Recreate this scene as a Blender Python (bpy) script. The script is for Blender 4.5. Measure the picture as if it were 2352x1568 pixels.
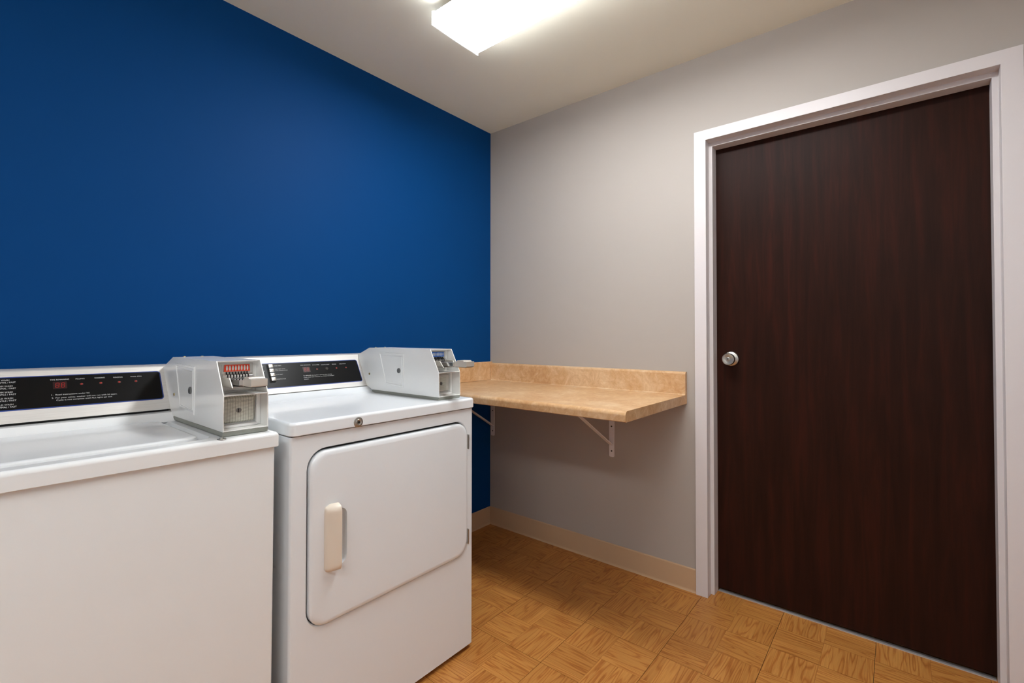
import bpy, bmesh, math, random
from mathutils import Vector, Matrix
from mathutils.geometry import tessellate_polygon

for o in list(bpy.data.objects):
    bpy.data.objects.remove(o)
S = bpy.context.scene
C = S.collection
random.seed(4)

# ------------------------------------------------------------------ camera
# origin = floor corner under the counter; +X runs along the blue wall to the right, +Y into the blue wall
F_PX, YAW, PITCH, ROLL = 1079.2, math.radians(39.374), math.radians(0.829), math.radians(0.0375)
cd = bpy.data.cameras.new('camera')
cam = bpy.data.objects.new('camera', cd)
C.objects.link(cam)
fw = Vector((math.cos(YAW)*math.cos(PITCH), math.sin(YAW)*math.cos(PITCH), math.sin(PITCH)))
rt = Vector((math.sin(YAW), -math.cos(YAW), 0))
up = rt.cross(fw)
r2 = rt*math.cos(ROLL) + up*math.sin(ROLL)
u2 = -rt*math.sin(ROLL) + up*math.cos(ROLL)
m = Matrix((r2, u2, -fw)).transposed().to_4x4()
m.translation = Vector((-2.1852, -1.9687, 1.1558))
cam.matrix_world = m
cd.sensor_width = 36.0
cd.lens = F_PX/2352*36
cd.shift_y = -26.2/2352
cd.clip_start = 0.01
S.camera = cam

# ------------------------------------------------------------------ world, exposure
w = bpy.data.worlds.new('world')
S.world = w
w.use_nodes = True
w.node_tree.nodes['Background'].inputs[0].default_value = (0.02, 0.02, 0.02, 1)
w.node_tree.nodes['Background'].inputs[1].default_value = 0.0
S.view_settings.view_transform = 'Standard'
S.view_settings.look = 'None'
S.view_settings.exposure = 1.02
S.view_settings.gamma = 1.0
S.view_settings.use_curve_mapping = False
LAMP_STRENGTH = 14.0
LAMP2_X, LAMP2_Y = -3.05, -2.0
ROOM_L, ROOM_F, CEIL = -4.35, -2.95, 2.433

# ------------------------------------------------------------------ materials
def lin(r, g, b):
    f = lambda c: (c/255/12.92) if c/255 <= 0.04045 else ((c/255+0.055)/1.055)**2.4
    return (f(r), f(g), f(b), 1)

class Mat:
    def __init__(self, name, col=(0.8, 0.8, 0.8, 1), rough=0.5, metal=0.0, spec=0.5, coat=0.0):
        self.m = bpy.data.materials.new(name)
        self.m.use_nodes = True
        self.t = self.m.node_tree
        self.b = self.t.nodes['Principled BSDF']
        self.b.inputs['Base Color'].default_value = col
        self.b.inputs['Roughness'].default_value = rough
        self.b.inputs['Metallic'].default_value = metal
        self.b.inputs['Specular IOR Level'].default_value = spec
        self.b.inputs['Coat Weight'].default_value = coat
        self.b.inputs['Coat Roughness'].default_value = 0.08
    def n(self, kind, **kw):
        nd = self.t.nodes.new(kind)
        for k, v in kw.items():
            if isinstance(k, str) and hasattr(nd, k):
                setattr(nd, k, v)
            else:
                nd.inputs[k].default_value = v
        return nd
    def l(self, a, b):
        self.t.links.new(a, b)
    def coords(self, scale=(1, 1, 1), kind='Object'):
        tc = self.n('ShaderNodeTexCoord')
        mp = self.n('ShaderNodeMapping')
        mp.inputs['Scale'].default_value = scale
        self.l(tc.outputs[kind], mp.inputs['Vector'])
        return mp.outputs['Vector']
    def noise(self, vec, scale, detail=4, rough=0.5, dist=0.0):
        nd = self.n('ShaderNodeTexNoise')
        nd.inputs['Scale'].default_value = scale
        nd.inputs['Detail'].default_value = detail
        nd.inputs['Roughness'].default_value = rough
        nd.inputs['Distortion'].default_value = dist
        if vec is not None:
            self.l(vec, nd.inputs['Vector'])
        return nd.outputs['Fac']
    def ramp(self, fac, stops):
        r = self.n('ShaderNodeValToRGB')
        e = r.color_ramp.elements
        while len(e) < len(stops):
            e.new(0.5)
        for i, (p, c) in enumerate(stops):
            e[i].position = p
            e[i].color = c
        self.l(fac, r.inputs['Fac'])
        return r.outputs['Color']
    def mix(self, fac, a, b, mode='MIX'):
        x = self.n('ShaderNodeMix', data_type='RGBA', blend_type=mode)
        for v, i in ((fac, 0), (a, 6), (b, 7)):
            if hasattr(v, 'is_linked'):
                self.l(v, x.inputs[i])
            else:
                x.inputs[i].default_value = v
        return x.outputs[2]
    def bump(self, h, strength=0.1, dist=0.001):
        bp = self.n('ShaderNodeBump')
        bp.inputs['Strength'].default_value = strength
        bp.inputs['Distance'].default_value = dist
        self.l(h, bp.inputs['Height'])
        self.l(bp.outputs['Normal'], self.b.inputs['Normal'])

def paint(name, col, rough, var=0.06, bump=0.12, spec=0.4):
    M = Mat(name, col, rough, spec=spec)
    v = M.coords()
    big = M.noise(v, 1.6, 3)
    dark = tuple(c*(1-var) for c in col[:3]) + (1,)
    M.l(M.ramp(big, [(0.3, dark), (0.7, col)]), M.b.inputs['Base Color'])
    M.bump(M.noise(v, 260, 3, 0.6), bump, 0.001)
    return M.m

MAT = {}
MAT['blue'] = paint('blue_wall_paint', lin(0, 64, 124), 0.6, 0.04, 0.10, 0.1)
MAT['beige'] = paint('greige_wall_paint', lin(181, 173, 165), 0.6, 0.03)
MAT['bounce_white'] = paint('bounce_white_wall', lin(228, 230, 232), 0.6, 0.02)  # unseen walls coloured lighter to bounce fill onto the machine fronts
MAT['ceiling'] = paint('ceiling_paint', lin(244, 242, 226), 0.8, 0.03)
MAT['base'] = paint('vinyl_baseboard', lin(204, 172, 138), 0.5, 0.04, 0.03)
MAT['trim'] = paint('white_trim_paint', lin(222, 216, 216), 0.38, 0.02, 0.06)

def enamel(name, col, rough=0.22):
    M = Mat(name, col, rough, spec=0.5, coat=0.25)
    v = M.coords()
    M.bump(M.noise(v, 420, 2, 0.5), 0.035, 0.0006)
    return M.m
MAT['enamel'] = enamel('white_enamel', lin(232, 236, 239))
MAT['enamel_warm'] = enamel('white_enamel_aged', lin(234, 236, 236))
MAT['coinbox'] = enamel('light_grey_enamel', lin(238, 238, 235), 0.2)
MAT['matte_dark'] = Mat('dark_gap', lin(28, 28, 28), 0.8).m
MAT['base_grey'] = Mat('grey_rubber_base', lin(142, 143, 134), 0.55).m
MAT['handle'] = Mat('cream_plastic', lin(226, 214, 198), 0.35).m
MAT['chrome'] = Mat('chrome', lin(225, 225, 225), 0.12, 1.0).m
MAT['chrome_satin'] = Mat('satin_chrome', lin(216, 209, 198), 0.28, 0.45).m
MAT['steel'] = Mat('satin_steel', lin(190, 188, 182), 0.32, 1.0).m
MAT['lock_grey'] = Mat('grey_lock_metal', lin(128, 128, 126), 0.35, 0.8).m
MAT['dark_steel'] = Mat('dark_steel', lin(70, 68, 64), 0.45, 1.0).m
MAT['cast'] = Mat('cast_zinc', lin(205, 200, 192), 0.38, 0.7).m
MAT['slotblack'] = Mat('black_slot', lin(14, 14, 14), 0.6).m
MAT['panel'] = Mat('black_overlay', lin(14, 14, 15), 0.3, spec=0.15).m
MAT['panel_rim'] = Mat('blue_overlay_rim', lin(32, 60, 132), 0.4).m
MAT['print'] = Mat('white_print', lin(208, 208, 206), 0.6).m
MAT['red_plate'] = Mat('red_slide_plate', lin(226, 66, 28), 0.45).m
MAT['blue_plate'] = Mat('blue_slide_plate', lin(14, 98, 190), 0.45).m
MAT['oval'] = Mat('coin_gauge_grey', lin(205, 205, 202), 0.4).m
MAT['bracket'] = Mat('white_bracket_paint', lin(238, 236, 238), 0.45).m
MAT['alu_strip'] = Mat('aluminium_strip', lin(214, 208, 206), 0.4, 0.6).m
MAT['brass'] = Mat('brass_screw', lin(190, 170, 120), 0.35, 1.0).m

def brushed():
    M = Mat('brushed_aluminium', lin(214, 210, 204), 0.46, 0.35)
    v = M.coords((4, 220, 220))
    n1 = M.noise(v, 3.0, 5, 0.6)
    M.l(M.ramp(n1, [(0.25, lin(204, 201, 196)), (0.75, lin(224, 221, 217))]), M.b.inputs['Base Color'])
    M.bump(n1, 0.06, 0.0005)
    return M.m
MAT['brushed'] = brushed()

def boxgrid():
    # cast plate with a fine square grid, as on the front of the cash boxes
    M = Mat('cast_grid_plate', lin(212, 209, 196), 0.45, 0.1)
    v = M.coords()
    br = M.n('ShaderNodeTexBrick')
    br.offset = 0.0
    br.inputs['Scale'].default_value = 1.0
    br.inputs['Brick Width'].default_value = 0.0062
    br.inputs['Row Height'].default_value = 0.0031
    br.inputs['Mortar Size'].default_value = 0.00035
    br.inputs['Color1'].default_value = lin(216, 213, 200)
    br.inputs['Color2'].default_value = lin(211, 209, 196)
    br.inputs['Mortar'].default_value = lin(120, 120, 108)
    sep = M.n('ShaderNodeSeparateXYZ')
    com = M.n('ShaderNodeCombineXYZ')
    M.l(v, sep.inputs[0])
    M.l(sep.outputs['X'], com.inputs['X'])
    M.l(sep.outputs['Z'], com.inputs['Y'])
    M.l(com.outputs[0], br.inputs['Vector'])
    M.l(br.outputs['Color'], M.b.inputs['Base Color'])
    return M.m
MAT['grid'] = boxgrid()

def emit(name, col, s, base=(0.8, 0.8, 0.8, 1)):
    M = Mat(name, base, 0.4)
    M.b.inputs['Emission Color'].default_value = col
    M.b.inputs['Emission Strength'].default_value = s
    return M.m
MAT['diffuser'] = emit('lit_acrylic_diffuser', (0.95, 0.98, 1.0, 1), LAMP_STRENGTH, (0.9, 0.9, 0.9, 1))
MAT['diffuser_side'] = emit('lit_acrylic_side', (0.95, 0.98, 1.0, 1), LAMP_STRENGTH*0.40, (0.9, 0.9, 0.9, 1))
MAT['endcap'] = emit('lit_acrylic_end', (0.95, 0.98, 1.0, 1), 1.6, (0.9, 0.9, 0.9, 1))
MAT['led'] = emit('red_led_digits', (1.0, 0.02, 0.01, 1), 0.09, lin(120, 10, 8))
MAT['led_window'] = Mat('dark_red_window', lin(36, 3, 5), 0.3).m
MAT['led_dot'] = emit('red_led', (1.0, 0.03, 0.01, 1), 0.06, lin(120, 22, 16))

def laminate():
    M = Mat('tan_stone_laminate', rough=0.34, spec=0.45)
    v = M.coords()
    a = M.noise(v, 5.5, 6, 0.6, 0.8)
    b = M.noise(v, 20, 8, 0.72, 1.6)
    c = M.noise(v, 90, 4, 0.6)
    ca = M.ramp(a, [(0.32, lin(200, 152, 104)), (0.50, lin(214, 172, 126)), (0.66, lin(232, 202, 164))])
    cb = M.ramp(b, [(0.36, lin(186, 134, 84)), (0.50, lin(212, 170, 124)), (0.60, lin(226, 194, 154)), (0.70, lin(240, 220, 190))])
    x = M.mix(0.45, ca, cb)
    cc = M.ramp(c, [(0.38, (0.90, 0.87, 0.84, 1)), (0.6, (1, 1, 1, 1))])
    x = M.mix(0.5, x, cc, 'MULTIPLY')
    M.l(x, M.b.inputs['Base Color'])
    return M.m
MAT['laminate'] = laminate()

def oak():
    M = Mat('oak_parquet_vinyl', rough=0.42, spec=0.4)
    tc = M.n('ShaderNodeTexCoord')
    oi = M.n('ShaderNodeObjectInfo')
    at = M.n('ShaderNodeAttribute', attribute_name='slat')
    # shift the grain per block and per slat
    add = M.n('ShaderNodeMath', operation='MULTIPLY_ADD')
    M.l(oi.outputs['Random'], add.inputs[0]); add.inputs[1].default_value = 37.0
    M.l(at.outputs['Fac'], add.inputs[2])
    off = M.n('ShaderNodeCombineXYZ')
    M.l(add.outputs[0], off.inputs['X']); M.l(add.outputs[0], off.inputs['Z'])
    va = M.n('ShaderNodeVectorMath', operation='ADD')
    M.l(tc.outputs['Object'], va.inputs[0]); M.l(off.outputs[0], va.inputs[1])
    mp = M.n('ShaderNodeMapping'); mp.inputs['Scale'].default_value = (2.6, 26, 1)
    M.l(va.outputs[0], mp.inputs['Vector'])
    ring = M.noise(mp.outputs['Vector'], 1.0, 1.5, 0.45, 0.15)
    mul = M.n('ShaderNodeMath', operation='MULTIPLY'); M.l(ring, mul.inputs[0]); mul.inputs[1].default_value = 9.0
    fr = M.n('ShaderNodeMath', operation='PINGPONG'); M.l(mul.outputs[0], fr.inputs[0]); fr.inputs[1].default_value = 0.5
    mp2 = M.n('ShaderNodeMapping'); mp2.inputs['Scale'].default_value = (9, 260, 1)
    M.l(va.outputs[0], mp2.inputs['Vector'])
    fib = M.noise(mp2.outputs['Vector'], 1.0, 3, 0.6)
    g = M.ramp(fr.outputs[0], [(0.0, lin(172, 106, 48)), (0.10, lin(188, 122, 58)), (0.24, lin(202, 140, 72)), (1.0, lin(207, 147, 78))])
    f2 = M.ramp(fib, [(0.34, (0.82, 0.75, 0.66, 1)), (0.56, (1, 1, 1, 1))])
    x = M.mix(0.75, g, f2, 'MULTIPLY')
    # per slat tone
    wn = M.n('ShaderNodeTexWhiteNoise', noise_dimensions='1D'); M.l(add.outputs[0], wn.inputs['W'])
    tone = M.ramp(wn.outputs['Value'], [(0.0, (0.84, 0.80, 0.75, 1)), (1.0, (1, 1, 1, 1))])
    x = M.mix(1.0, x, tone, 'MULTIPLY')
    M.l(x, M.b.inputs['Base Color'])
    M.bump(fib, 0.05, 0.0004)
    return M.m
MAT['oak'] = oak()
MAT['seam'] = Mat('dark_tile_seam', lin(150, 98, 46), 0.7).m
MAT['tile_gap'] = Mat('tile_joint', lin(44, 40, 34), 0.8).m

def darkwood():
    M = Mat('dark_mahogany_laminate', rough=0.45, spec=0.1)
    v = M.coords((1, 13, 0.9))
    a = M.noise(v, 2.2, 6, 0.62, 0.5)
    v2 = M.coords((1, 190, 5))
    b = M.noise(v2, 2.0, 3, 0.6)
    ca = M.ramp(a, [(0.28, lin(34, 17, 11)), (0.5, lin(44, 22, 15)), (0.74, lin(58, 26, 18))])
    cb = M.ramp(b, [(0.3, (0.86, 0.84, 0.83, 1)), (0.65, (1, 1, 1, 1))])
    M.l(M.mix(0.8, ca, cb, 'MULTIPLY'), M.b.inputs['Base Color'])
    M.bump(b, 0.05, 0.0004)
    return M.m
MAT['darkwood'] = darkwood()

# ------------------------------------------------------------------ mesh helpers (world coordinates in, parent-relative out)
def link(name, bm, mat, parent=None, origin=None, smooth=35):
    root = parent
    while root is not None and root.parent is not None:
        root = root.parent
    if origin is None:
        origin = Vector(root.location) if root is not None else Vector((0, 0, 0))
    origin = Vector(origin)
    bmesh.ops.translate(bm, verts=bm.verts, vec=-origin)
    bmesh.ops.recalc_face_normals(bm, faces=bm.faces)
    me = bpy.data.meshes.new(name)
    bm.to_mesh(me)
    bm.free()
    if smooth:
        for p in me.polygons:
            p.use_smooth = True
        me.set_sharp_from_angle(angle=math.radians(smooth))
    me.materials.append(MAT[mat])
    o = bpy.data.objects.new(name, me)
    C.objects.link(o)
    if smooth and len(me.polygons) > 6:
        wn = o.modifiers.new('normals', 'WEIGHTED_NORMAL')
        wn.keep_sharp = True
        wn.weight = 80
    if parent is not None:
        o.parent = parent
    else:
        o.location = origin
    return o

def thing(name, loc, label=None, cat=None, group=None, kind=None):
    o = bpy.data.objects.new(name, None)
    C.objects.link(o)
    o.location = loc
    o.empty_display_size = 0.1
    tag(o, label, cat, group, kind)
    return o

def tag(o, label=None, cat=None, group=None, kind=None):
    for k, v in (('label', label), ('category', cat), ('group', group), ('kind', kind)):
        if v:
            o[k] = v
    return o

def add_box(bm, a, b, bevel=0.0, seg=2):
    x0, x1 = sorted((a[0], b[0])); y0, y1 = sorted((a[1], b[1])); z0, z1 = sorted((a[2], b[2]))
    r = bmesh.ops.create_cube(bm, size=1.0)
    vs = r['verts']
    for v in vs:
        v.co = Vector(((x0+x1)/2 + v.co.x*(x1-x0), (y0+y1)/2 + v.co.y*(y1-y0), (z0+z1)/2 + v.co.z*(z1-z0)))
    if bevel > 0:
        es = list({e for v in vs for e in v.link_edges})
        bmesh.ops.bevel(bm, geom=es, offset=bevel, segments=seg, profile=0.5, affect='EDGES')

def box(a, b, bevel=0.0, seg=2):
    bm = bmesh.new()
    add_box(bm, a, b, bevel, seg)
    return bm

def add_prism(bm, pts, axis, lo, hi, bevel=0.0, seg=2):
    """polygon pts extruded along axis: 0 -> pts are (y,z), 1 -> (x,z), 2 -> (x,y)"""
    def P(p, t):
        return {0: (t, p[0], p[1]), 1: (p[0], t, p[1]), 2: (p[0], p[1], t)}[axis]
    a = [bm.verts.new(P(p, lo)) for p in pts]
    b = [bm.verts.new(P(p, hi)) for p in pts]
    n = len(pts)
    fs = [bm.faces.new(a), bm.faces.new(list(reversed(b)))]
    for i in range(n):
        fs.append(bm.faces.new((a[i], b[i], b[(i+1) % n], a[(i+1) % n])))
    bmesh.ops.recalc_face_normals(bm, faces=fs)
    if bevel > 0:
        es = list({e for f in fs for e in f.edges})
        bmesh.ops.bevel(bm, geom=es, offset=bevel, segments=seg, profile=0.5, affect='EDGES')

def prism(pts, axis, lo, hi, bevel=0.0, seg=2):
    bm = bmesh.new()
    add_prism(bm, pts, axis, lo, hi, bevel, seg)
    return bm

def rrect(x0, x1, z0, z1, r, n=6):
    """rounded rectangle, counter-clockwise"""
    r = max(min(r, (x1-x0)/2-1e-5, (z1-z0)/2-1e-5), 1e-5)
    out = []
    for cx, cz, a0 in ((x1-r, z1-r, 0), (x0+r, z1-r, 90), (x0+r, z0+r, 180), (x1-r, z0+r, 270)):
        for i in range(n+1):
            a = math.radians(a0 + 90*i/n)
            out.append((cx + r*math.cos(a), cz + r*math.sin(a)))
    return out

def add_loops(bm, loops, cap_start=True, cap_end=True, end_holes=None):
    """loops: list of equal-length lists of 3D points, bridged in order; the end cap may have holes"""
    V = [[bm.verts.new(p) for p in L] for L in loops]
    n = len(V[0])
    for a, b in zip(V[:-1], V[1:]):
        for i in range(n):
            bm.faces.new((a[i], a[(i+1) % n], b[(i+1) % n], b[i]))
    if cap_start:
        bm.faces.new(list(reversed(V[0])))
    if cap_end:
        if end_holes:
            HV = [[bm.verts.new(p) for p in L] for L in end_holes]
            flat = list(V[-1]) + [v for h in HV for v in h]
            for t in tessellate_polygon([[v.co for v in V[-1]]] + [[v.co for v in h] for h in HV]):
                try:
                    bm.faces.new([flat[i] for i in t])
                except ValueError:
                    pass
            return HV
        bm.faces.new(V[-1])
    return V

def add_lathe(bm, origin, axis, prof, n=24):
    """prof: list of (distance along axis, radius)"""
    ax = Vector(axis).normalized()
    t = Vector((0, 0, 1)) if abs(ax.z) < 0.9 else Vector((1, 0, 0))
    u = ax.cross(t).normalized(); v = ax.cross(u)
    o = Vector(origin)
    loops = []
    for d, r in prof:
        loops.append([o + ax*d + (u*math.cos(2*math.pi*i/n) + v*math.sin(2*math.pi*i/n))*max(r, 1e-5) for i in range(n)])
    add_loops(bm, loops)

def lathe(origin, axis, prof, n=24):
    bm = bmesh.new()
    add_lathe(bm, origin, axis, prof, n)
    return bm

def add_bar(bm, p, q, wid, thick, side):
    """flat bar from p to q; wid measured along 'side'"""
    p, q, s = Vector(p), Vector(q), Vector(side).normalized()
    d = (q-p).normalized(); t = d.cross(s).normalized()
    c = [(-wid/2, -thick/2), (wid/2, -thick/2), (wid/2, thick/2), (-wid/2, thick/2)]
    add_loops(bm, [[e + s*a + t*b for a, b in c] for e in (p, q)])

# frame on a sloped console face: s along +X, t up the slope, n out of the face
class Face:
    def __init__(self, y0, z0, y1, z1):
        self.p = Vector((0, y0, z0))
        self.u = Vector((0, y1-y0, z1-z0)); self.L = self.u.length; self.u.normalize()
        self.n = Vector((1, 0, 0)).cross(self.u)      # points towards -Y, up
    def at(self, x, t, n=0.0):
        v = self.p + self.u*t + self.n*n
        return Vector((x, v.y, v.z))

def text_mesh(body):
    cu = bpy.data.curves.new('lettering', 'FONT')
    cu.body = body
    cu.resolution_u = 3
    o = bpy.data.objects.new('lettering', cu)
    C.objects.link(o)
    dg = bpy.context.evaluated_depsgraph_get()
    me = bpy.data.meshes.new_from_object(o.evaluated_get(dg))
    bpy.data.objects.remove(o)
    bpy.data.curves.remove(cu)
    return me

def lettering(name, body, mapper, x0, x1, base, h, mat, parent):
    """flat print: the text stretched to span x0..x1 with cap height h, on the surface given by mapper(x, t)"""
    me = text_mesh(body)
    xs = [v.co.x for v in me.vertices]
    a, b = min(xs), max(xs)
    k = (x1-x0)/(b-a)
    bm = bmesh.new()
    bm.from_mesh(me)
    for v in bm.verts:
        v.co = mapper(x0 + (v.co.x-a)*k, base + v.co.y/0.69*h)
    bpy.data.meshes.remove(me)
    return link(name, bm, mat, parent, smooth=0)

# ------------------------------------------------------------------ the room shell
T = 0.12
DY0, DY1, DZ = -1.31, -2.234, 2.039          # clear opening of the steel door frame
def wall(name, bm, mat):
    return tag(link(name, bm, mat, smooth=0), kind='structure')

wall('wall_back', box((ROOM_L-T, 0, 0), (T+0.2, T, CEIL)), 'blue')
bm = bmesh.new()
add_box(bm, (0, 0, 0), (T, DY0+0.03, CEIL))
add_box(bm, (0, DY1-0.03, 0), (T, ROOM_F, CEIL))
add_box(bm, (0, DY0+0.03, DZ+0.03), (T, DY1-0.03, CEIL))
wall('wall_right', bm, 'beige')
wall('wall_left', box((ROOM_L-T, ROOM_F-T, 0), (ROOM_L, 0, CEIL)), 'bounce_white')
wall('wall_front', box((ROOM_L, ROOM_F-T, 0), (T, ROOM_F, CEIL)), 'bounce_white')
wall('ceiling', box((ROOM_L-T, ROOM_F-T, CEIL), (T+0.2, T, CEIL+0.1)), 'ceiling')

# floor: a slab carrying vinyl tiles, each tile printed and embossed as four parquet blocks
TS = 0.3058
floor = wall('floor', box((ROOM_L-T, ROOM_F-T, -0.12), (0.5, T, -0.0035)), 'tile_gap')
tile_bm = box((-TS/2+0.0007, -TS/2+0.0007, -0.0036), (TS/2-0.0007, TS/2-0.0007, -0.0004))
tile0 = link('tile', tile_bm, 'seam', floor, origin=(0, 0, 0), smooth=0)
tile_me = tile0.data
bpy.data.objects.remove(tile0)
def block_mesh(name, cuts):
    B = TS/2 - 0.0011
    bm = bmesh.new()
    lay = bm.faces.layers.float.new('slat')
    for i in range(len(cuts)-1):
        y0 = -B/2 + B*cuts[i] + (0.0002 if i else 0)
        y1 = -B/2 + B*cuts[i+1] - 0.0002
        before = set(bm.faces)
        add_box(bm, (-B/2, y0, -0.0006), (B/2, y1, 0.0))
        for f in bm.faces:
            if f not in before:
                f[lay] = i*3.17 + 0.4
    o = link(name, bm, 'oak', floor, origin=(0, 0, 0), smooth=0)
    me = o.data
    bpy.data.objects.remove(o)
    return me
block_a = block_mesh('parquet_block', (0, 0.16, 0.47, 0.82, 1))
block_b = block_mesh('parquet_block', (0, 0.22, 0.58, 0.86, 1))
X_SEAM, Y_SEAM = 0.101, -0.061
for i in range(8):
    for j in range(9):
        cx = X_SEAM - TS*(i+0.5); cy = Y_SEAM + TS - TS*(j+0.5)
        t = bpy.data.objects.new('tile', tile_me)
        C.objects.link(t); t.parent = floor; t.location = (cx, cy, 0)
        for sx in (-1, 1):
            for sy in (-1, 1):
                along_x = (sx == sy)
                b = bpy.data.objects.new('parquet_block', block_a if (i+j+sx) % 2 else block_b)
                C.objects.link(b); b.parent = t
                b.location = (sx*(TS/4-0.0002), sy*(TS/4-0.0002), 0)
                flip = math.pi if random.random() < 0.5 else 0
                b.rotation_euler = (0, 0, (0 if along_x else math.pi/2) + flip)
# the rest of the tiles, never in view of the photograph: one joined part
bm = bmesh.new()
lay = bm.faces.layers.float.new('slat')
for i in range(-1, 12):
    for j in range(0, 11):
        if 0 <= i < 8 and j < 9:
            continue
        cx = X_SEAM - TS*(i+0.5); cy = Y_SEAM + TS - TS*(j+0.5)
        if cx < ROOM_L-0.1 or cy < ROOM_F-0.1:
            continue
        for sx in (-1, 1):
            for sy in (-1, 1):
                B = TS/4 - 0.0004
                add_box(bm, (cx+sx*TS/4-B, cy+sy*TS/4-B, -0.003), (cx+sx*TS/4+B, cy+sy*TS/4+B, -0.0002))
tag(link('tile_field', bm, 'oak', floor, smooth=0), kind='stuff')

# cove baseboards
def baseboard(name, a, b, along):
    h, t = 0.105, 0.006
    if along == 'x':
        pts = [(0, 0.0), (0, h), (-t*0.5, h), (-t, h-0.004), (-t, 0.012), (-t-0.004, 0.003), (-t-0.006, 0.0)]
        return tag(link(name, prism(pts, 0, a, b), 'base'), kind='structure')
    pts = [(0, 0.0), (0, h), (-t*0.5, h), (-t, h-0.004), (-t, 0.012), (-t-0.004, 0.003), (-t-0.006, 0.0)]
    return tag(link(name, prism(pts, 1, a, b), 'base'), kind='structure')
baseboard('baseboard_back', ROOM_L, -0.0065, 'x')
baseboard('baseboard_right', -1.2585, 0.0, 'y')

# door: pressed steel frame, slab, knob
door = thing('door_1', (0.05, (DY0+DY1)/2, 0), 'dark brown wood grain door in white steel frame on right wall', None, None, 'structure')
FX, SX, DX = -0.016, 0.03, 0.085
SY0, SY1, SZ = -1.3255, -2.2185, 2.02
# profile: (x, offset on the jambs, offset on the head), swept up one jamb, over the head and down the other
prof = [(FX, 0.0515, 0.046), (FX, 0.0, 0.0), (SX, 0.0, 0.0), (SX, -0.0155, -0.019), (DX+0.002, -0.0155, -0.019), (DX+0.002, 0.0, 0.0), (T+0.02, 0.0, 0.0), (T+0.02, 0.029, 0.029), (-0.001, 0.029, 0.029), (-0.001, 0.0515, 0.046)]
bm = bmesh.new()
add_loops(bm, [[Vector((x, DY0+o, 0)) for x, o, q in prof], [Vector((x, DY0+o, DZ+q)) for x, o, q in prof],
               [Vector((x, DY1-o, DZ+q)) for x, o, q in prof], [Vector((x, DY1-o, 0)) for x, o, q in prof]])
bmesh.ops.recalc_face_normals(bm, faces=bm.faces)
bmesh.ops.bevel(bm, geom=[e for e in bm.edges if e.calc_face_angle(0) > 0.5], offset=0.0012, segments=2, profile=0.5, affect='EDGES')
link('door_frame', bm, 'trim', door)
link('door_panel', box((DX+0.003, SY0+0.012, 0.014), (DX+0.044, SY1-0.012, DZ-0.004), 0.001), 'darkwood', door)
tag(link('threshold_strip', box((DX-0.005, SY0-0.0015, 0.0), (DX+0.02, SY1+0.0015, 0.0024), 0.0006), 'alu_strip', door), 'thin pale metal strip along the foot of the door')
ky, kz = -1.387, 1.0575
rose = link('door_knob', lathe((DX+0.003, ky, kz), (-1, 0, 0), [(0, 0.033), (0.004, 0.0335), (0.009, 0.031), (0.013, 0.022), (0.016, 0.0135), (0.026, 0.0125),
            (0.03, 0.016), (0.035, 0.0235), (0.042, 0.0265), (0.052, 0.0265), (0.057, 0.0245), (0.0575, 0.022), (0.0555, 0.014), (0.055, 0.0085), (0.055, 0.0)], 40), 'steel', door)
tag(rose, 'brushed steel round door knob')
kc = link('key_cylinder', lathe((DX+0.003-0.0545, ky, kz), (-1, 0, 0), [(0, 0.0078), (0.003, 0.0076), (0.0036, 0.0066), (0.0036, 0.0)], 24), 'steel', rose)
link('keyhole', box((DX+0.003-0.0588, ky-0.0011, kz-0.0048), (DX+0.003-0.0575, ky+0.0011, kz+0.0048)), 'slotblack', rose)
# space beyond the door is closed
wall('wall_beyond', box((T+0.15, -1.1, -0.003), (T+0.17, -2.5, 2.3)), 'beige')

# ------------------------------------------------------------------ ceiling light
LX0, LX1, LY0, LY1 = -1.000, -0.752, -0.600, -1.830
lamp = thing('ceiling_light', ((LX0+LX1)/2, (LY0+LY1)/2, CEIL), 'lit white wraparound fluorescent fixture on the ceiling between dryer and door', 'ceiling light', 'fluorescent ceiling fixtures')
link('channel', box((-0.962, LY0-0.006, CEIL-0.055), (-0.790, LY1+0.006, CEIL), 0.002), 'trim', lamp)
tag(link('mounting_clip', box((-0.967, LY0-0.002, CEIL-0.03), (-0.955, LY0-0.040, CEIL-0.001), 0.001), 'trim', lamp), 'small white metal clip on the channel')
link('mounting_screw', lathe((-0.967, LY0-0.018, CEIL-0.012), (-1, 0, 0), [(0, 0.003), (0.001, 0.003), (0.0016, 0.002), (0.0016, 0)], 12), 'dark_steel', lamp)
# diffuser: shallow trough open to the channel
zt_, zs_, zm_ = CEIL-0.030, CEIL-0.078, CEIL-0.081
bm = bmesh.new()
cs = [(LX0+0.002, zs_)] + [(LX0+0.002+(LX1-LX0-0.004)*k/10, zs_-(zs_-zm_)*(1-(2*k/10-1)**2)) for k in range(1, 10)] + [(LX1-0.002, zs_)]
add_prism(bm, cs+[(x, z+0.002) for x, z in reversed(cs)], 1, LY0-0.003, LY1+0.003)
link('diffuser', bm, 'diffuser', lamp)
link('reflector_pan', box((LX0+0.0065, LY0-0.004, zt_), (LX1-0.0065, LY1+0.004, zt_+0.002)), 'trim', lamp)
for x0, x1, e in ((LX0+0.002, LX0+0.006, 1), (LX1-0.002, LX1-0.006, -1)):
    link('diffuser_side', prism([(x0, zs_), (x1, zt_), (x1+0.002*e, zt_), (x0+0.002*e, zs_+0.001)], 1, LY0-0.003, LY1+0.003), 'diffuser_side', lamp)
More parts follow.
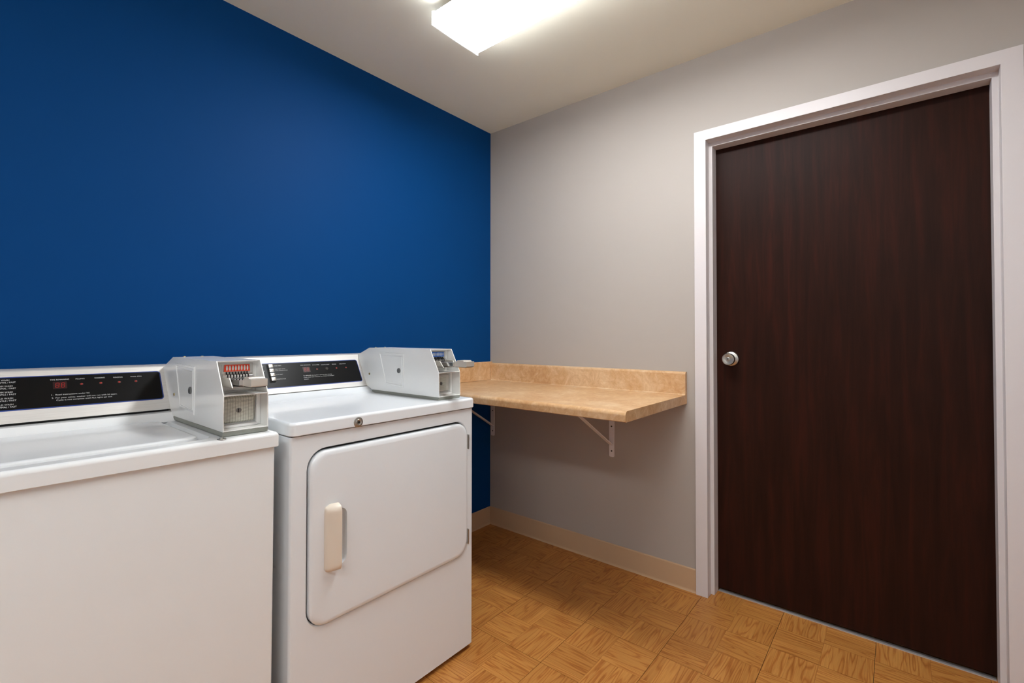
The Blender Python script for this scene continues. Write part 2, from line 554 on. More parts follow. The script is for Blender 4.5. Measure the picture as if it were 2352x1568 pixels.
for y0, y1 in ((LY0, LY0-0.003), (LY1+0.003, LY1)):
    pts = [(LX0+0.006, CEIL-0.024), (LX0-0.003, CEIL-0.030), (LX0-0.004, CEIL-0.084)] + [(x, z-0.0045) for x, z in cs[1:-1]] + [(LX1+0.004, CEIL-0.084), (LX1+0.003, CEIL-0.030), (LX1-0.006, CEIL-0.024)]
    link('end_plate', prism(pts, 1, y0, y1), 'endcap', lamp)

# the room runs on to the left, past the washer, under a second fixture of the same kind
lamp2 = lamp.copy()
C.objects.link(lamp2)
lamp2.location.x = LAMP2_X
lamp2.location.y = LAMP2_Y
tag(lamp2, 'second lit fluorescent ceiling fixture, over the part of the room left of the washing machine')
for ch in list(lamp.children):
    c = ch.copy()
    C.objects.link(c)
    c.parent = lamp2

# ------------------------------------------------------------------ counter
top = thing('countertop', (-0.3, -0.6, 0.87), 'tan stone patterned laminate countertop with backsplash in the corner', 'countertop')
CX, CY, CZ, CB = -0.632, -1.217, 0.890, 0.850
pts = [(-0.002, CB), (-0.002, CZ)]
for i in range(7):                       # rolled front edge
    a = math.radians(90 + 90*i/6)
    pts.append((CX+0.016 + 0.016*math.cos(a), CZ-0.016 + 0.016*math.sin(a)))
for i in range(1, 5):
    a = math.radians(180 + 90*i/4)
    pts.append((CX+0.006 + 0.006*math.cos(a), CB+0.006 + 0.006*math.sin(a)))
link('worktop', prism(pts, 1, -0.001, CY), 'laminate', top)
pts = [(-0.001, CZ+0.0005), (-0.001, CZ+0.106)]
for i in range(6):
    a = math.radians(90 + 90*i/5)
    pts.append((-0.021+0.012 + 0.012*math.cos(a), CZ+0.094 + 0.012*math.sin(a)))
pts += [(-0.021, CZ+0.006), (-0.023, CZ+0.0025), (-0.027, CZ+0.0005)]
link('backsplash', prism(pts, 1, -0.023, CY), 'laminate', top)
pts = [(-0.001, CZ+0.0015), (-0.001, CZ+0.113), (-0.016, CZ+0.113), (-0.020, CZ+0.109), (-0.021, CZ+0.0015)]
link('side_splash', prism(pts, 0, CX, -0.0015, 0.0006), 'laminate', top)

def bracket(y, label):
    t = thing('shelf_bracket', (0, y, 0.545), label, 'bracket', 'brackets under the countertop')
    bm = bmesh.new()
    add_prism(bm, [(a, z) for a, z in rrect(y-0.014, y+0.014, 0.545, 0.848, 0.006, 3)], 0, -0.004, -0.0005)
    link('upright', bm, 'bracket', t)
    link('arm', box((-0.43, y-0.014, 0.8455), (-0.004, y+0.014, 0.8495), 0.0006), 'bracket', t)
    bm = bmesh.new()
    add_bar(bm, (-0.006, y, 0.606), (-0.40, y, 0.843), 0.020, 0.004, (0, 1, 0))
    add_bar(bm, (-0.006, y+0.0095, 0.612), (-0.40, y+0.0095, 0.849), 0.002, 0.014, (0, 1, 0))
    link('brace', bm, 'bracket', t)
    for z in (0.575, 0.70):
        link('screw', lathe((-0.004, y, z), (-1, 0, 0), [(0, 0.004), (0.0015, 0.0035), (0.0018, 0)], 12), 'dark_steel', t)
bracket(-0.836, 'white metal shelf bracket under the free end of the counter')
bracket(-0.024, 'white metal shelf bracket in the corner against the blue wall')

# ------------------------------------------------------------------ coin meters (part of each machine)
def coin_meter(root, label, xL, W, yf, z0, d_top, d_back, z_top, z_sh, d_sh, d_con, z_con, d_rear, plate, dryer):
    """xL left side, yf front, z0 base underside; d_* are distances behind the front"""
    zb = z0 + 0.012
    zk = z0 + 0.100
    xR = xL + W
    Y = lambda d: yf + d
    prof = [(Y(0), zb), (Y(0.002), zk), (Y(d_top), z_top), (Y(d_back), z_top+0.001), (Y(d_sh), z_sh), (Y(d_con), z_con), (Y(d_rear), zb)]
    meter = link('coin_meter', prism([(Y(0.004), z0), (Y(d_rear+0.004), z0), (Y(d_rear-0.002), zb), (Y(0.0), zb)], 0, xL, xR, 0.002), 'base_grey', root)
    tag(meter, label)
    s = 0.0028
    bm = bmesh.new()
    add_prism(bm, prof, 0, xL, xL+s, 0.0008)
    add_prism(bm, prof, 0, xR-s, xR, 0.0008)
    add_prism(bm, [(Y(d_top), z_top), (Y(d_back), z_top+0.001), (Y(d_back), z_top-s), (Y(d_top)+0.001, z_top-s)], 0, xL+0.0006, xR-0.0006, 0.0008)     # roof
    add_prism(bm, [(Y(d_back), z_top+0.001), (Y(d_sh), z_sh), (Y(d_sh)-0.002, z_sh-0.002), (Y(d_back), z_top-s)], 0, xL+0.0006, xR-0.0006)              # rear slope
    add_box(bm, (xL+0.0006, Y(0.002), zk-s), (xR-0.0006, Y(0.062), zk), 0.0008)                                                                       # shelf
    add_box(bm, (xL+0.0006, Y(0.001), zb), (xR-0.0006, Y(0.05), zb+s), 0.0008)                                                                        # floor
    # solid body behind the two openings
    add_prism(bm, [(Y(0.052), zb), (Y(0.052), zk-s-0.001), (Y(0.072), zk-s-0.001), (Y(0.072), z_top-0.001), (Y(d_back), z_top-0.001), (Y(d_sh)-0.004, z_sh-0.003), (Y(d_con)-0.003, z_con), (Y(d_rear)-0.003, zb)], 0, xL+s*0.5, xR-s*0.5)
    link('housing', bm, 'coinbox', meter)
    # inner corner post beside the cash box
    link('inner_jamb', box((xR-0.013, Y(0.040), zb+s), (xR-s, Y(0.053), zk-s), 0.002), 'coinbox', meter)
    link('cash_box_sill', box((xL+s, Y(0.034), zb+s), (xR-0.013, Y(0.053), zb+s+0.0065), 0.0015), 'coinbox', meter)
    # cash box: bevelled metal drawer front
    cx0, cx1, cz0, cz1 = xL+0.010, xR-0.015, zb+0.012, zk-0.008
    y = Y(0.052)
    bm = bmesh.new()
    L = [[Vector((a, y, b)) for a, b in rrect(cx0, cx1, cz0, cz1, 0.006, 4)],
         [Vector((a, y-0.005, b)) for a, b in rrect(cx0+0.001, cx1-0.001, cz0+0.001, cz1-0.001, 0.006, 4)],
         [Vector((a, y-0.010, b)) for a, b in rrect(cx0+0.005, cx1-0.005, cz0+0.005, cz1-0.006, 0.005, 4)]]
    add_loops(bm, L)
    cash = link('cash_box', bm, 'grid' if not dryer else 'cast', meter)
    if dryer:
        gx1 = cx1-0.020
        gp = link('grid_plate', box((cx0+0.006, y-0.0115, cz0+0.009), (gx1, y-0.0095, cz1-0.012), 0.0005), 'grid', meter)
        lx, lz = (cx0+gx1)/2+0.006, (cz0+cz1)/2-0.002
        yl = y-0.0115
    else:
        lx, lz = (cx0+cx1)/2, (cz0+cz1)/2-0.002
        yl = y-0.010
        lettering('embossed_lettering', 'GREENWALD INDUSTRIES', lambda a, b: Vector((a, y-0.0103, b)), cx0+0.013, cx1-0.010, cz1-0.0150, 0.0042, 'base_grey', meter)
    link('cash_box_lock', lathe((lx, yl, lz), (0, -1, 0), [(0, 0.0064), (0.0012, 0.0062), (0.0018, 0.0050), (0.0018, 0)], 20), 'lock_grey', meter)
    link('keyhole', box((lx-0.0030, yl-0.0024, lz-0.0046), (lx-0.0004, yl-0.0014, lz+0.0046), 0.0003), 'slotblack', meter)
    # coin slide in the upper opening
    h = lambda k: z0 + k
    dz = z_top - z0 - 0.182
    fy = Y(0.0715)
    px0, px1 = xL+0.014, xR-0.012
    bm = bmesh.new()
    add_box(bm, (px0, fy-0.002, h(0.104)), (px1, fy+0.002, h(0.174)+dz), 0.0006)
    face = link('slide_faceplate', bm, 'steel', meter)
    for rr in range(7):                       # little raised pads along both rims of the plate
        for q, xx in enumerate((px0+0.002, px0+0.0055, px1-0.0080, px1-0.0045)):
            zz = h(0.1705)+dz - rr*0.0033
            link('grille_pad', box((xx, fy-0.003, zz-0.0010), (xx+0.0027, fy-0.002, zz+0.0010)), 'oval', meter)
    gx0, gx1 = xL+0.025, xR-0.021
    gz0, gz1 = h(0.1535)+dz, h(0.1710)+dz
    pts = [(gx0-0.001, gz0), (gx1+0.001, gz0), (gx1-0.0005, gz1), (gx0+0.0005, gz1)]
    link('price_plate', prism(pts, 1, fy-0.0042, fy-0.002), plate, meter)
    n = 8
    for k in range(n):
        ox = gx0+0.0055 + (gx1-gx0-0.011)*k/(n-1)
        oz = (gz0+gz1)/2
        bm = bmesh.new()
        ring = [(ox+0.0020*math.cos(a*math.pi/8), oz+0.0066*math.sin(a*math.pi/8)) for a in range(16)]
        add_prism(bm, ring, 1, fy-0.0050, fy-0.0040)
        link('coin_gauge', bm, 'oval', meter)
        bm = bmesh.new()
        add_prism(bm, [(fy-0.0022, gz0-0.001), (fy-0.0048, gz0-0.001), (fy-0.0048, gz0-0.005), (fy-0.012, gz0-0.008), (fy-0.012, gz0-0.016), (fy-0.0022, gz0-0.016)], 0, ox-0.0010, ox+0.0010)
        link('coin_slot', bm, 'slotblack', meter)
    # slide bed with chrome lip
    link('slide_lip', prism([(fy-0.002, gz0-0.006), (fy-0.008, gz0-0.0075), (fy-0.0105, gz0-0.010), (fy-0.0105, gz0-0.016), (fy-0.002, gz0-0.016)], 0, px0+0.006, px1-0.002, 0.0006), 'chrome', meter)
    # cheek plates (cut on a slant) and the slide running between them
    zt, zl = gz0-0.0125, gz0-0.036
    yb = fy-0.002
    cheek = [(yb, zt), (yb-0.054, zt), (yb-0.074, zl), (yb, zl)]
    xc = xL+0.027
    link('slide_cheek', prism(cheek, 0, px0+0.003, px0+0.0058, 0.0006), 'cast', meter)
    link('slide_cheek', prism(cheek, 0, px1-0.013, px1-0.010, 0.0006), 'cast', meter)
    link('slide_floor', box((px0+0.003, yb, zl), (px1-0.010, yb-0.072, zl+0.0025), 0.0005), 'steel', meter)
    # handle: rectangular pull with a stepped top in front of the slide
    hx0, hx1 = xL+0.040, xL+0.079
    pull = 0.036 if dryer else 0.006
    ya, ye = Y(-pull), Y(-pull-(0.062 if dryer else 0.050))
    z1 = zl+0.0035
    link('slide_bar', box((px0+0.018, yb, zl+0.0045), (px1-0.016, Y(-pull-0.002), zl+0.0185), 0.0010), 'chrome', meter)
    pts = [(ya, z1), (ya, z1+0.0165), (ya-0.010, z1+0.0175), (ya-0.013, z1+0.0230), (ye+0.016, z1+0.0235), (ye+0.013, z1+0.0200), (ye, z1+0.0195), (ye, z1+0.002), (ye+0.004, z1)]
    hd = prism(pts, 0, hx0, hx1, 0.0011)
    tag(link('slide_handle', hd, 'chrome_satin', meter), 'chrome pull handle of the coin slide')
    link('handle_painted_shadow', box((hx0+0.002, ya-0.004, z1-0.0015), (hx1-0.002, ye+0.006, z1-0.0002)), 'slotblack', meter)  # black plate painted in as the shadow beneath the handle
    link('handle_guide', box((hx1+0.001, Y(0.012), z1+0.001), (hx1+0.006, Y(-0.040), z1+0.015), 0.001), 'chrome', meter)
    # service door on the left side: raised bead round a slant-sided panel
    k = z_top - 1.11
    a = [(Y(0.362), z_top-0.0150), (Y(0.199), z_top-0.0190), (Y(0.199), z_top-0.1500), (Y(0.317), z_top-0.1430)]
    def inset(poly, d):
        out = []
        nn = len(poly)
        for i in range(nn):
            p0, p1, p2 = Vector(poly[i-1]), Vector(poly[i]), Vector(poly[(i+1) % nn])
            e1, e2 = (p1-p0).normalized(), (p2-p1).normalized()
            n1, n2 = Vector((e1.y, -e1.x)), Vector((e2.y, -e2.x))
            bis = (n1+n2).normalized()
            out.append(p1 + bis*(d/max(bis.dot(n1), 0.3)))
        return out
    cen = Vector((sum(p[0] for p in a)/4, sum(p[1] for p in a)/4))
    sgn = 1 if (inset(a, 0.004)[0]-cen).length < (Vector(a[0])-cen).length else -1
    def ring(d, out):
        return [Vector((xL-out, p[0], p[1])) for p in inset(a, sgn*d)]
    bm = bmesh.new()
    add_loops(bm, [ring(0, -0.001), ring(0.0010, 0.0022), ring(0.0065, 0.0024), ring(0.0085, 0.0004), ring(0.0105, 0.0003), ring(0.0125, 0.0022), ring(0.0150, 0.0024), ring(0.0175, 0.0012)])
    link('service_door', bm, 'coinbox', meter)
    link('service_lock', lathe((xL-0.0008, Y(0.228), z_top-0.085), (-1, 0, 0), [(0, 0.0100), (0.0032, 0.0098), (0.0042, 0.0086), (0.0034, 0.0064), (0.0034, 0.0045), (0.0040, 0.0040), (0.0040, 0)], 24), 'lock_grey', meter)
    link('side_screw', lathe((xL, Y(0.426 if dryer else 0.372), z_top-0.107), (-1, 0, 0), [(0, 0.0046), (0.0014, 0.0042), (0.0020, 0.0018), (0.0020, 0)], 14), 'brass', meter)
    for u in (0.028, 0.074):
        link('roof_screw', lathe((xL+u, Y(d_back)-0.004, z_top), (0, 0, 1), [(0, 0.0040), (0.0022, 0.0034), (0.003, 0.001), (0.003, 0)], 14), 'brass', meter)
    return meter

def seven_segment(name, face, x0, x1, t0, t1, parent):
    """two digits reading 88"""
    bm = bmesh.new()
    w = (x1-x0)
    for k in range(2):
        a = x0 + w*(0.14 + 0.42*k); b = a + w*0.28
        lo = t0 + (t1-t0)*0.16; hi = t1 - (t1-t0)*0.16; mid = (lo+hi)/2
        s = w*0.045; g = s*0.35
        sl = 0.10
        def q(xa, ta, xb, tb):
            sk = lambda x, t: face.at(x + (t-lo)*sl, t, 0.0011)
            vs = [bm.verts.new(sk(*p)) for p in ((xa, ta), (xb, ta), (xb, tb), (xa, tb))]
            bm.faces.new(vs)
        for t in (lo, mid, hi):
            q(a+s+g, t-s/2, b-s-g, t+s/2)
        for x in (a, b-s):
            q(x, lo+g, x+s, mid-g); q(x, mid+g, x+s, hi-g)
    return link(name, bm, 'led', parent, smooth=0)

def overlay(face, x0, x1, t0, t1, parent):
    bm = bmesh.new()
    L = [[face.at(a, b, d) for a, b in rrect(x0+i, x1-i, t0+i, t1-i, 0.009, 5)] for i, d in ((0, -0.001), (0, 0.0004), (0.0003, 0.0006))]
    add_loops(bm, L)
    p = link('control_overlay_rim', bm, 'panel_rim', parent)
    bm = bmesh.new()
    L = [[face.at(a, b, d) for a, b in rrect(x0+0.0028, x1-0.0028, t0+0.0028, t1-0.0028, 0.0065, 5)] for d in (0.0002, 0.0009)]
    add_loops(bm, L)
    q = link('control_overlay', bm, 'panel', parent)
    tag(q, 'glossy black control panel with white lettering and blue border')
    return q

def led(face, x, t, parent, mat='led_dot'):
    n = 10
    bm = bmesh.new()
    L = [[face.at(x+r*1.25*math.cos(2*math.pi*i/n), t+r*math.sin(2*math.pi*i/n), d) for i in range(n)] for r, d in ((0.0024, 0.0008), (0.0022, 0.0018), (0.0010, 0.0024))]
    add_loops(bm, L)
    link('indicator_light', bm, mat, parent)
    bm = bmesh.new()
    L = [[face.at(x+r*1.25*math.cos(2*math.pi*i/n), t+r*math.sin(2*math.pi*i/n), d) for i in range(n)] for r, d in ((0.0034, 0.0008), (0.0032, 0.0012), (0.0026, 0.0012))]
    add_loops(bm, L, cap_end=False)
    link('indicator_bezel', bm, 'dark_steel', parent)

# ------------------------------------------------------------------ dryer
DXL, DXR, DYF = -1.597, -0.911, -0.733
dryer = thing('clothes_dryer', ((DXL+DXR)/2, -0.4, 0), 'white front loading coin operated dryer beside the tan counter', 'dryer')
# cabinet: folded shell with a rounded opening for the door
ox = (-1.5535, -0.9395, 0.3555, 0.850)
def face_loop(x0, x1, z0, z1, r, y):
    return [Vector((a, y, b)) for a, b in rrect(x0, x1, z0, z1, r, 7)]
bm = bmesh.new()
zt, zb = 0.889, 0.020
outer = lambda i, y: [Vector((a, y, b)) for a, b in rrect(DXL+i, DXR-i, zb, zt, 0.0015, 7)]
HV = add_loops(bm, [outer(0, -0.03), outer(0, DYF+0.010), outer(0.0012, DYF+0.0045), outer(0.004, DYF+0.0012), outer(0.009, DYF)],
               end_holes=[face_loop(*ox, 0.058, DYF)])
prev = HV[0]
for i, d in ((0.0015, 0.001), (0.003, 0.004), (0.003, 0.020)):
    cur = [bm.verts.new(p) for p in face_loop(ox[0]+i, ox[1]-i, ox[2]+i, ox[3]-i, 0.056, DYF+d)]
    n = len(cur)
    for k in range(n):
        bm.faces.new((prev[k], prev[(k+1) % n], cur[(k+1) % n], cur[k]))
    prev = cur
bm.faces.new(prev)
link('cabinet', bm, 'enamel', dryer)
bm = bmesh.new()
add_loops(bm, [face_loop(ox[0]+0.004, ox[1]-0.004, ox[2]+0.004, ox[3]-0.004, 0.055, DYF+d) for d in (0.0195, 0.0125)])
link('door_gap_shade', bm, 'matte_dark', dryer)  # dark plate at the recess back, painted shade for the door gap
link('seam_gap', box((DXL+0.006, -0.05, zt-0.002), (DXR-0.006, DYF+0.006, zt+0.006)), 'matte_dark', dryer)
# top: one pressed panel, rising at the back to the console
bm = bmesh.new()
zt0, zt1 = 0.8925, 0.9285
L = []
for i, z in ((0.0015, zt0), (0.0, zt0+0.002), (0.0, zt1-0.009), (0.0012, zt1-0.0045), (0.0045, zt1-0.0012), (0.010, zt1)):
    L.append([Vector((a, b, z)) for a, b in rrect(DXL-0.003+i, DXR+0.003-i, DYF-0.009+i, -0.03, 0.016, 5)])
add_loops(bm, L)
link('top_panel', bm, 'enamel', dryer)
bm = bmesh.new()
pts = [(-0.318, zt1-0.001)]
for k in range(7):
    f = k/6
    pts.append((-0.318 + 0.050*f, zt1 + 0.0225*f*f))
pts += [(-0.20, zt1+0.0225), (-0.20, zt1-0.001)]
add_prism(bm, pts, 0, DXL+0.002, DXR-0.002)
link('top_riser', bm, 'enamel', dryer)
DF = Face(-0.262, 0.953, -0.192, 1.080)
prof = [(-0.262, 0.953), (-0.192, 1.080), (-0.186, 1.083), (-0.10, 1.083), (-0.06, 1.06), (-0.04, 0.925), (-0.25, 0.925), (-0.25, 0.953)]
cons = link('console', prism(prof, 0, DXL+0.004, -0.956, 0.0015), 'brushed', dryer)
tag(cons, 'brushed aluminium control console')
overlay(DF, -1.575, -1.0685, 0.0215, 0.1215, cons)
P = lambda x, t: DF.at(x, t, 0.0011)
for body, x0, x1, t, h in (
    ('TIME REMAINING', -1.3135, -1.2735, 0.1055, 0.0030), ('DOOR OPEN', -1.2655, -1.2380, 0.1045, 0.0030), ('PUSH TO START', -1.2300, -1.1950, 0.1035, 0.0030),
    ('DRYING', -1.1840, -1.1670, 0.1035, 0.0030), ('COOL DOWN', -1.1520, -1.1240, 0.1035, 0.0030),
    ('To RESUME drying after opening door during', -1.3115, -1.1960, 0.0615, 0.0028), ('Cycle, close door and push the "PUSH TO START"', -1.3115, -1.1870, 0.0545, 0.0028), ('button.', -1.3115, -1.2930, 0.0470, 0.0028),
    ('HIGH HEAT', -1.4100, -1.3840, 0.1080, 0.0030), ('HIGH HEAT WITH', -1.4100, -1.3730, 0.0945, 0.0030), ('COOL DOWN CYCLE', -1.4100, -1.3650, 0.0885, 0.0030),
    ('LOW HEAT', -1.4100, -1.3855, 0.0725, 0.0030), ('RESUME CYCLE', -1.4100, -1.3785, 0.0545, 0.0030),
    ('INSTRUCTIONS', -1.4920, -1.4480, 0.1075, 0.0036), ('CYCLE', -1.4640, -1.4470, 0.0885, 0.0036)):
    lettering('panel_lettering', body, P, x0, x1, t, h, 'print', cons)
bm = bmesh.new()
add_loops(bm, [[DF.at(a, b, d) for a, b in rrect(-1.3070, -1.2790, 0.0770, 0.0990, 0.001, 2)] for d in (0.0003, 0.0010)])
link('time_display', bm, 'led_window', cons)
seven_segment('display_digits', DF, -1.3060, -1.2800, 0.0780, 0.0980, cons)
for x in (-1.2510, -1.1690, -1.1270):
    led(DF, x, 0.0875, cons)
def ring_button(face, x, t, r, parent):
    n = 16
    bm = bmesh.new()
    add_loops(bm, [[face.at(x+q*math.cos(2*math.pi*i/n), t+q*math.sin(2*math.pi*i/n), d) for i in range(n)] for q, d in ((r, 0.0006), (r, 0.0022), (r*0.8, 0.0030), (r*0.62, 0.0024), (r*0.5, 0.0026))])
    link('start_button', bm, 'dark_steel', parent)
ring_button(DF, -1.2110, 0.0875, 0.0058, cons)
led(DF, -1.2110, 0.0875, cons)
# column of four chrome selector buttons
link('selector_shadow', (lambda b: (add_loops(b, [[DF.at(a, c, d) for a, c in rrect(-1.4385, -1.4165, 0.0430, 0.1160, 0.001, 2)] for d in (0.0005, 0.0014)]), b)[1])(bmesh.new()), 'slotblack', cons)  # black backing showing left and below as the buttons' painted shadow
for k in range(4):
    t0 = 0.0475 + 0.0172*k
    dx = 0.0
    bm = bmesh.new()
    L = []
    for i, d in ((0.0, 0.001), (0.0, 0.006), (0.0012, 0.0085), (0.004, 0.0095)):
        L.append([DF.at(a, b, d) for a, b in rrect(-1.4345+dx+i, -1.4150+dx-i, t0+i*0.4, t0+0.0142-i*0.4, 0.0015, 2)])
    add_loops(bm, L)
    link('selector_button', bm, 'chrome', cons)
# dryer door
dd = (-1.5455, -0.9445, 0.3600, 0.8405)
hole = (-1.486, -1.4370, 0.512, 0.671)
bm = bmesh.new()
L = []
for i, y in ((0.0, DYF+0.016), (0.0, DYF-0.001), (0.0010, DYF-0.004), (0.0035, DYF-0.0070), (0.0075, DYF-0.0090), (0.014, DYF-0.0098)):
    L.append([Vector((a, y, b)) for a, b in rrect(dd[0]+i, dd[1]-i, dd[2]+i, dd[3]-i, 0.050, 7)])
YD = DYF-0.0098
HV = add_loops(bm, L, end_holes=[face_loop(*hole, 0.022, YD)])
prev = HV[0]
for i, d in ((0.0006, 0.002), (0.0025, 0.008), (0.006, 0.013), (0.012, 0.0155)):
    cur = [bm.verts.new(p) for p in face_loop(hole[0]+i, hole[1]-i, hole[2]+i, hole[3]-i, 0.020, YD+d)]
    n = len(cur)
    for k in range(n):
        bm.faces.new((prev[k], prev[(k+1) % n], cur[(k+1) % n], cur[k]))
    prev = cur
bm.faces.new(prev)
ddoor = link('dryer_door', bm, 'enamel', dryer)
tag(ddoor, 'white dryer door with rounded corners')
# handle: cupped pull over the left half of the pocket
NU, NV = 12, 36
hx0, hx1, hz0, hz1 = -1.5065, -1.4675, 0.5040, 0.6905
bm = bmesh.new()
def hpt(u, v, back):
    cor = 0.016                                   # rounded left corners
    z = hz0 + (hz1-hz0)*v
    dzl = min(z-hz0, hz1-z)
    xl = hx0
    if dzl < cor:
        xl = hx0 + cor - math.sqrt(max(cor*cor - (cor-dzl)**2, 0))
    x = xl + (hx1-xl)*u
    e = min(1.0, dzl/0.022)
    e = math.sqrt(max(0.0, 1-(1-e)**2))
    hgt = (0.005 + 0.021*math.sin(u*math.pi/2)**0.8)*(0.30+0.70*e)
    if back:
        hgt = max(hgt-0.004, -0.001) if u > 0.15 else -0.001
    return Vector((x, YD-hgt, z))
G = [[bm.verts.new(hpt(i/NU, j/NV, False)) for j in range(NV+1)] for i in range(NU+1)]
K = [[bm.verts.new(hpt(i/NU, j/NV, True)) for j in range(NV+1)] for i in range(NU+1)]
for i in range(NU):
    for j in range(NV):
        bm.faces.new((G[i][j], G[i+1][j], G[i+1][j+1], G[i][j+1]))
        bm.faces.new((K[i][j+1], K[i+1][j+1], K[i+1][j], K[i][j]))
for j in range(NV):
    bm.faces.new((G[NU][j], K[NU][j], K[NU][j+1], G[NU][j+1]))
    bm.faces.new((G[0][j+1], K[0][j+1], K[0][j], G[0][j]))
for i in range(NU):
    bm.faces.new((G[i][0], K[i][0], K[i+1][0], G[i+1][0]))
    bm.faces.new((G[i+1][NV], K[i+1][NV], K[i][NV], G[i][NV]))
tag(link('door_handle', bm, 'handle', ddoor, smooth=50), 'cream plastic pull handle')
for z0 in (0.743, 0.396):
    bm = bmesh.new()
    add_box(bm, (-0.9455, DYF-0.0110, z0), (-0.9408, DYF+0.004, z0+0.053), 0.0006)
    hg = link('door_hinge', bm, 'steel', ddoor)
    link('hinge_leaf', box((-0.9400, DYF-0.0016, z0+0.002), (-0.9358, DYF+0.0005, z0+0.051), 0.0004), 'dark_steel', dryer)
# top lock
lk = link('top_lock', lathe((-1.402, DYF-0.0085, 0.9055), (0, -1, 0), [(0, 0.0150), (0.0018, 0.0148), (0.0028, 0.0125), (0.0028, 0.0095), (0.0050, 0.0090), (0.0056, 0.0080), (0.0046, 0.0062), (0.0046, 0)], 28), 'steel', dryer)
link('keyway', lathe((-1.402, DYF-0.0130, 0.9055), (0, -1, 0), [(0, 0.0038), (0.0006, 0.0038), (0.0006, 0.0)], 16), 'dark_steel', lk)
for x in (DXL+0.05, DXR-0.05):
    for y in (DYF+0.06, -0.09):
        link('foot', lathe((x, y, 0.0), (0, 0, 1), [(0, 0.020), (0.008, 0.020), (0.010, 0.008), (0.022, 0.008)], 16), 'matte_dark', dryer)
coin_meter(dryer, 'light grey coin slide box with blue coin plate', -1.055, 0.106, -0.705, 0.9275, 0.048, 0.428, 1.110, 1.080, 0.513, 0.445, 0.954, 0.408, 'blue_plate', True)

# ------------------------------------------------------------------ washer
WXL, WXR, WYF = -2.312, -1.634, -0.728
washer = thing('washing_machine', (WXR, -0.4, 0), 'white top loading coin operated washing machine in the left foreground', 'washing machine')
bm = bmesh.new()
outer = lambda i, y: [Vector((a, y, b)) for a, b in rrect(WXL+i, WXR-i, 0.020, 0.880, 0.0012, 4)]
add_loops(bm, [outer(0, -0.04), outer(0, WYF+0.008), outer(0.001, WYF+0.003), outer(0.003, WYF+0.001), outer(0.007, WYF)])
link('cabinet', bm, 'enamel_warm', washer)
# top pan with a sunken well for the lid
TX0, TX1, TYF, TZ0, TZ1 = WXL-0.006, WXR+0.007, WYF-0.010, 0.8745, 0.9120
well = (-2.262, -1.7660, -0.6980, -0.3300)
bm = bmesh.new()
L = []
for i, z in ((0.0015, TZ0), (0.0, TZ0+0.0015), (0.0, TZ1-0.010), (0.0012, TZ1-0.0052), (0.0045, TZ1-0.0014), (0.010, TZ1)):
    L.append([Vector((a, b, z)) for a, b in rrect(TX0+i, TX1-i, TYF+i, -0.04, 0.008, 6)])
HV = add_loops(bm, L, end_holes=[[Vector((a, b, TZ1)) for a, b in rrect(*well, 0.030, 6)]])
prev = HV[0]
for i, z in ((0.002, TZ1-0.002), (0.006, TZ1-0.011), (0.010, TZ1-0.014)):
    cur = [bm.verts.new(Vector((a, b, z))) for a, b in rrect(well[0]+i, well[1]-i, well[2]+i, well[3]-i, 0.028, 6)]
    n = len(cur)
    for k in range(n):
        bm.faces.new((prev[k], prev[(k+1) % n], cur[(k+1) % n], cur[k]))
    prev = cur
bm.faces.new(prev)
link('top_panel', bm, 'enamel_warm', washer)
bm = bmesh.new()
L = []
for i, z in ((0.002, TZ1-0.013), (0.0, TZ1-0.011), (0.0, TZ1-0.002), (0.0012, TZ1+0.0015), (0.005, TZ1+0.0040), (0.012, TZ1+0.0050)):
    L.append([Vector((a, b, z)) for a, b in rrect(-2.248+i, -1.7865-i, -0.6820+i, -0.3400-i, 0.034, 7)])
add_loops(bm, L)
tag(link('lid', bm, 'enamel_warm', washer), 'white washer lid')
# rise behind the lid up to the console
bm = bmesh.new()
pts = [(-0.352, TZ1-0.001)]
for k in range(7):
    f = k/6
    pts.append((-0.352+0.030*f, TZ1+0.022*f**1.5))
pts += [(-0.312, TZ1+0.024), (-0.24, TZ1+0.024), (-0.24, TZ1-0.001)]
add_prism(bm, pts, 0, TX0+0.006, -1.700)
link('top_riser', bm, 'enamel_warm', washer)
WF = Face(-0.305, 0.942, -0.228, 1.064)
prof = [(-0.305, 0.942), (-0.228, 1.064), (-0.222, 1.067), (-0.13, 1.067), (-0.09, 1.045), (-0.06, 0.912), (-0.285, 0.912), (-0.285, 0.942)]
wc = link('console', prism(prof, 0, TX0+0.006, -1.652, 0.0015), 'brushed', washer)
tag(wc, 'brushed aluminium control console')
link('console_gap', box((TX0+0.01, -0.2965, 0.934), (-1.753, -0.25, 0.945)), 'matte_dark', washer)
overlay(WF, -2.290, -1.7610, 0.0340, 0.1290, wc)
P = lambda x, t: WF.at(x, t, 0.0011)
rows = (('HOT WASH', 'NORMAL / FAST', 0.1180, 0.1115), ('WARM WASH', 'NORMAL / FAST', 0.1010, 0.0945), ('WARM WASH', 'GENTLE / FAST', 0.0840, 0.0775), ('COLD WASH', 'GENTLE / FAST', 0.0668, 0.0603), ('COLD WASH', 'NORMAL / FAST', 0.0495, 0.0430))
for a, b, ta, tb in rows:
    lettering('panel_lettering', a, P, -2.1000, -2.0685 if len(a) > 8 else -2.0740, ta, 0.0040, 'print', wc)
    lettering('panel_lettering', b, P, -2.1000, -2.0630, tb, 0.0040, 'print', wc)
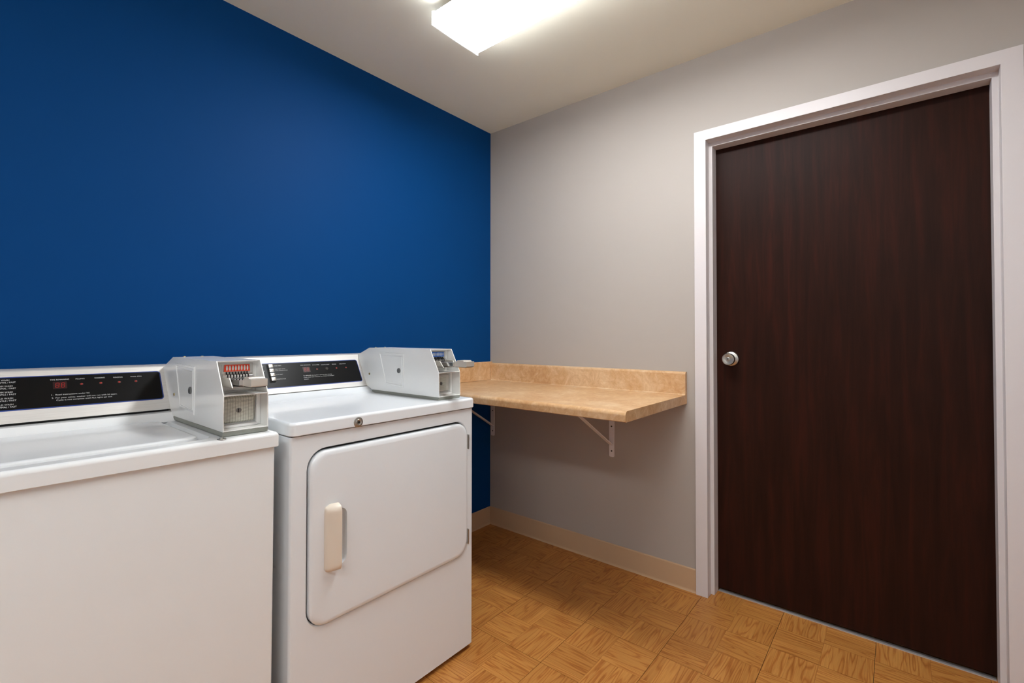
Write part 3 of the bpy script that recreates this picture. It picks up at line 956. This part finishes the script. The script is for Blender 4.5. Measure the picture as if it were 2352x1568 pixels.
for body, x0, x1, t, h in (
    ('TIME REMAINING', -2.0010, -1.9640, 0.1130, 0.0036), ('FILLING', -1.9510, -1.9330, 0.1130, 0.0034), ('WASHING', -1.9125, -1.8905, 0.1130, 0.0034),
    ('RINSING', -1.8715, -1.8515, 0.1120, 0.0034), ('FINAL SPIN', -1.8330, -1.8080, 0.1120, 0.0032),
    ('1.', -2.0000, -1.9965, 0.0685, 0.0036), ('Read instructions under lid.', -1.9925, -1.9250, 0.0685, 0.0036),
    ('2.', -2.0000, -1.9960, 0.0595, 0.0036), ('For your safety, washer will not run with lid open.', -1.9925, -1.8680, 0.0595, 0.0036),
    ('Cycle is not complete until ALL lights go out.', -1.9915, -1.8790, 0.0525, 0.0036)):
    lettering('panel_lettering', body, P, x0, x1, t, h, 'print', wc)
bm = bmesh.new()
add_loops(bm, [[WF.at(a, b, d) for a, b in rrect(-1.9960, -1.9690, 0.0875, 0.1090, 0.001, 2)] for d in (0.0003, 0.0010)])
link('time_display', bm, 'led_window', wc)
seven_segment('display_digits', WF, -1.9955, -1.9695, 0.0885, 0.1080, wc)
for x in (-1.9400, -1.9000, -1.8600, -1.8220):
    led(WF, x, 0.0982, wc)
tag(link('lid_bumper', lathe((-1.7580, -0.7255, TZ1), (0, 0, 1), [(0, 0.010), (0.0006, 0.0095), (0.0008, 0.0050), (0.0035, 0.0045), (0.004, 0.003), (0.004, 0)], 20), 'steel', washer), 'small dark metal screw head')
for x in (WXL+0.05, WXR-0.05):
    for y in (WYF+0.06, -0.10):
        link('foot', lathe((x, y, 0.0), (0, 0, 1), [(0, 0.020), (0.008, 0.020), (0.010, 0.008), (0.022, 0.008)], 16), 'matte_dark', washer)
coin_meter(washer, 'light grey coin slide box with red coin plate', -1.7510, 0.106, -0.712, 0.9125, 0.050, 0.390, 1.0945, 1.0620, 0.484, 0.405, 0.942, 0.380, 'red_plate', False)
# the washer stands a touch out of level on its feet
washer.rotation_euler = (0, math.radians(0.3), 0)
washer.location.x -= 0.004
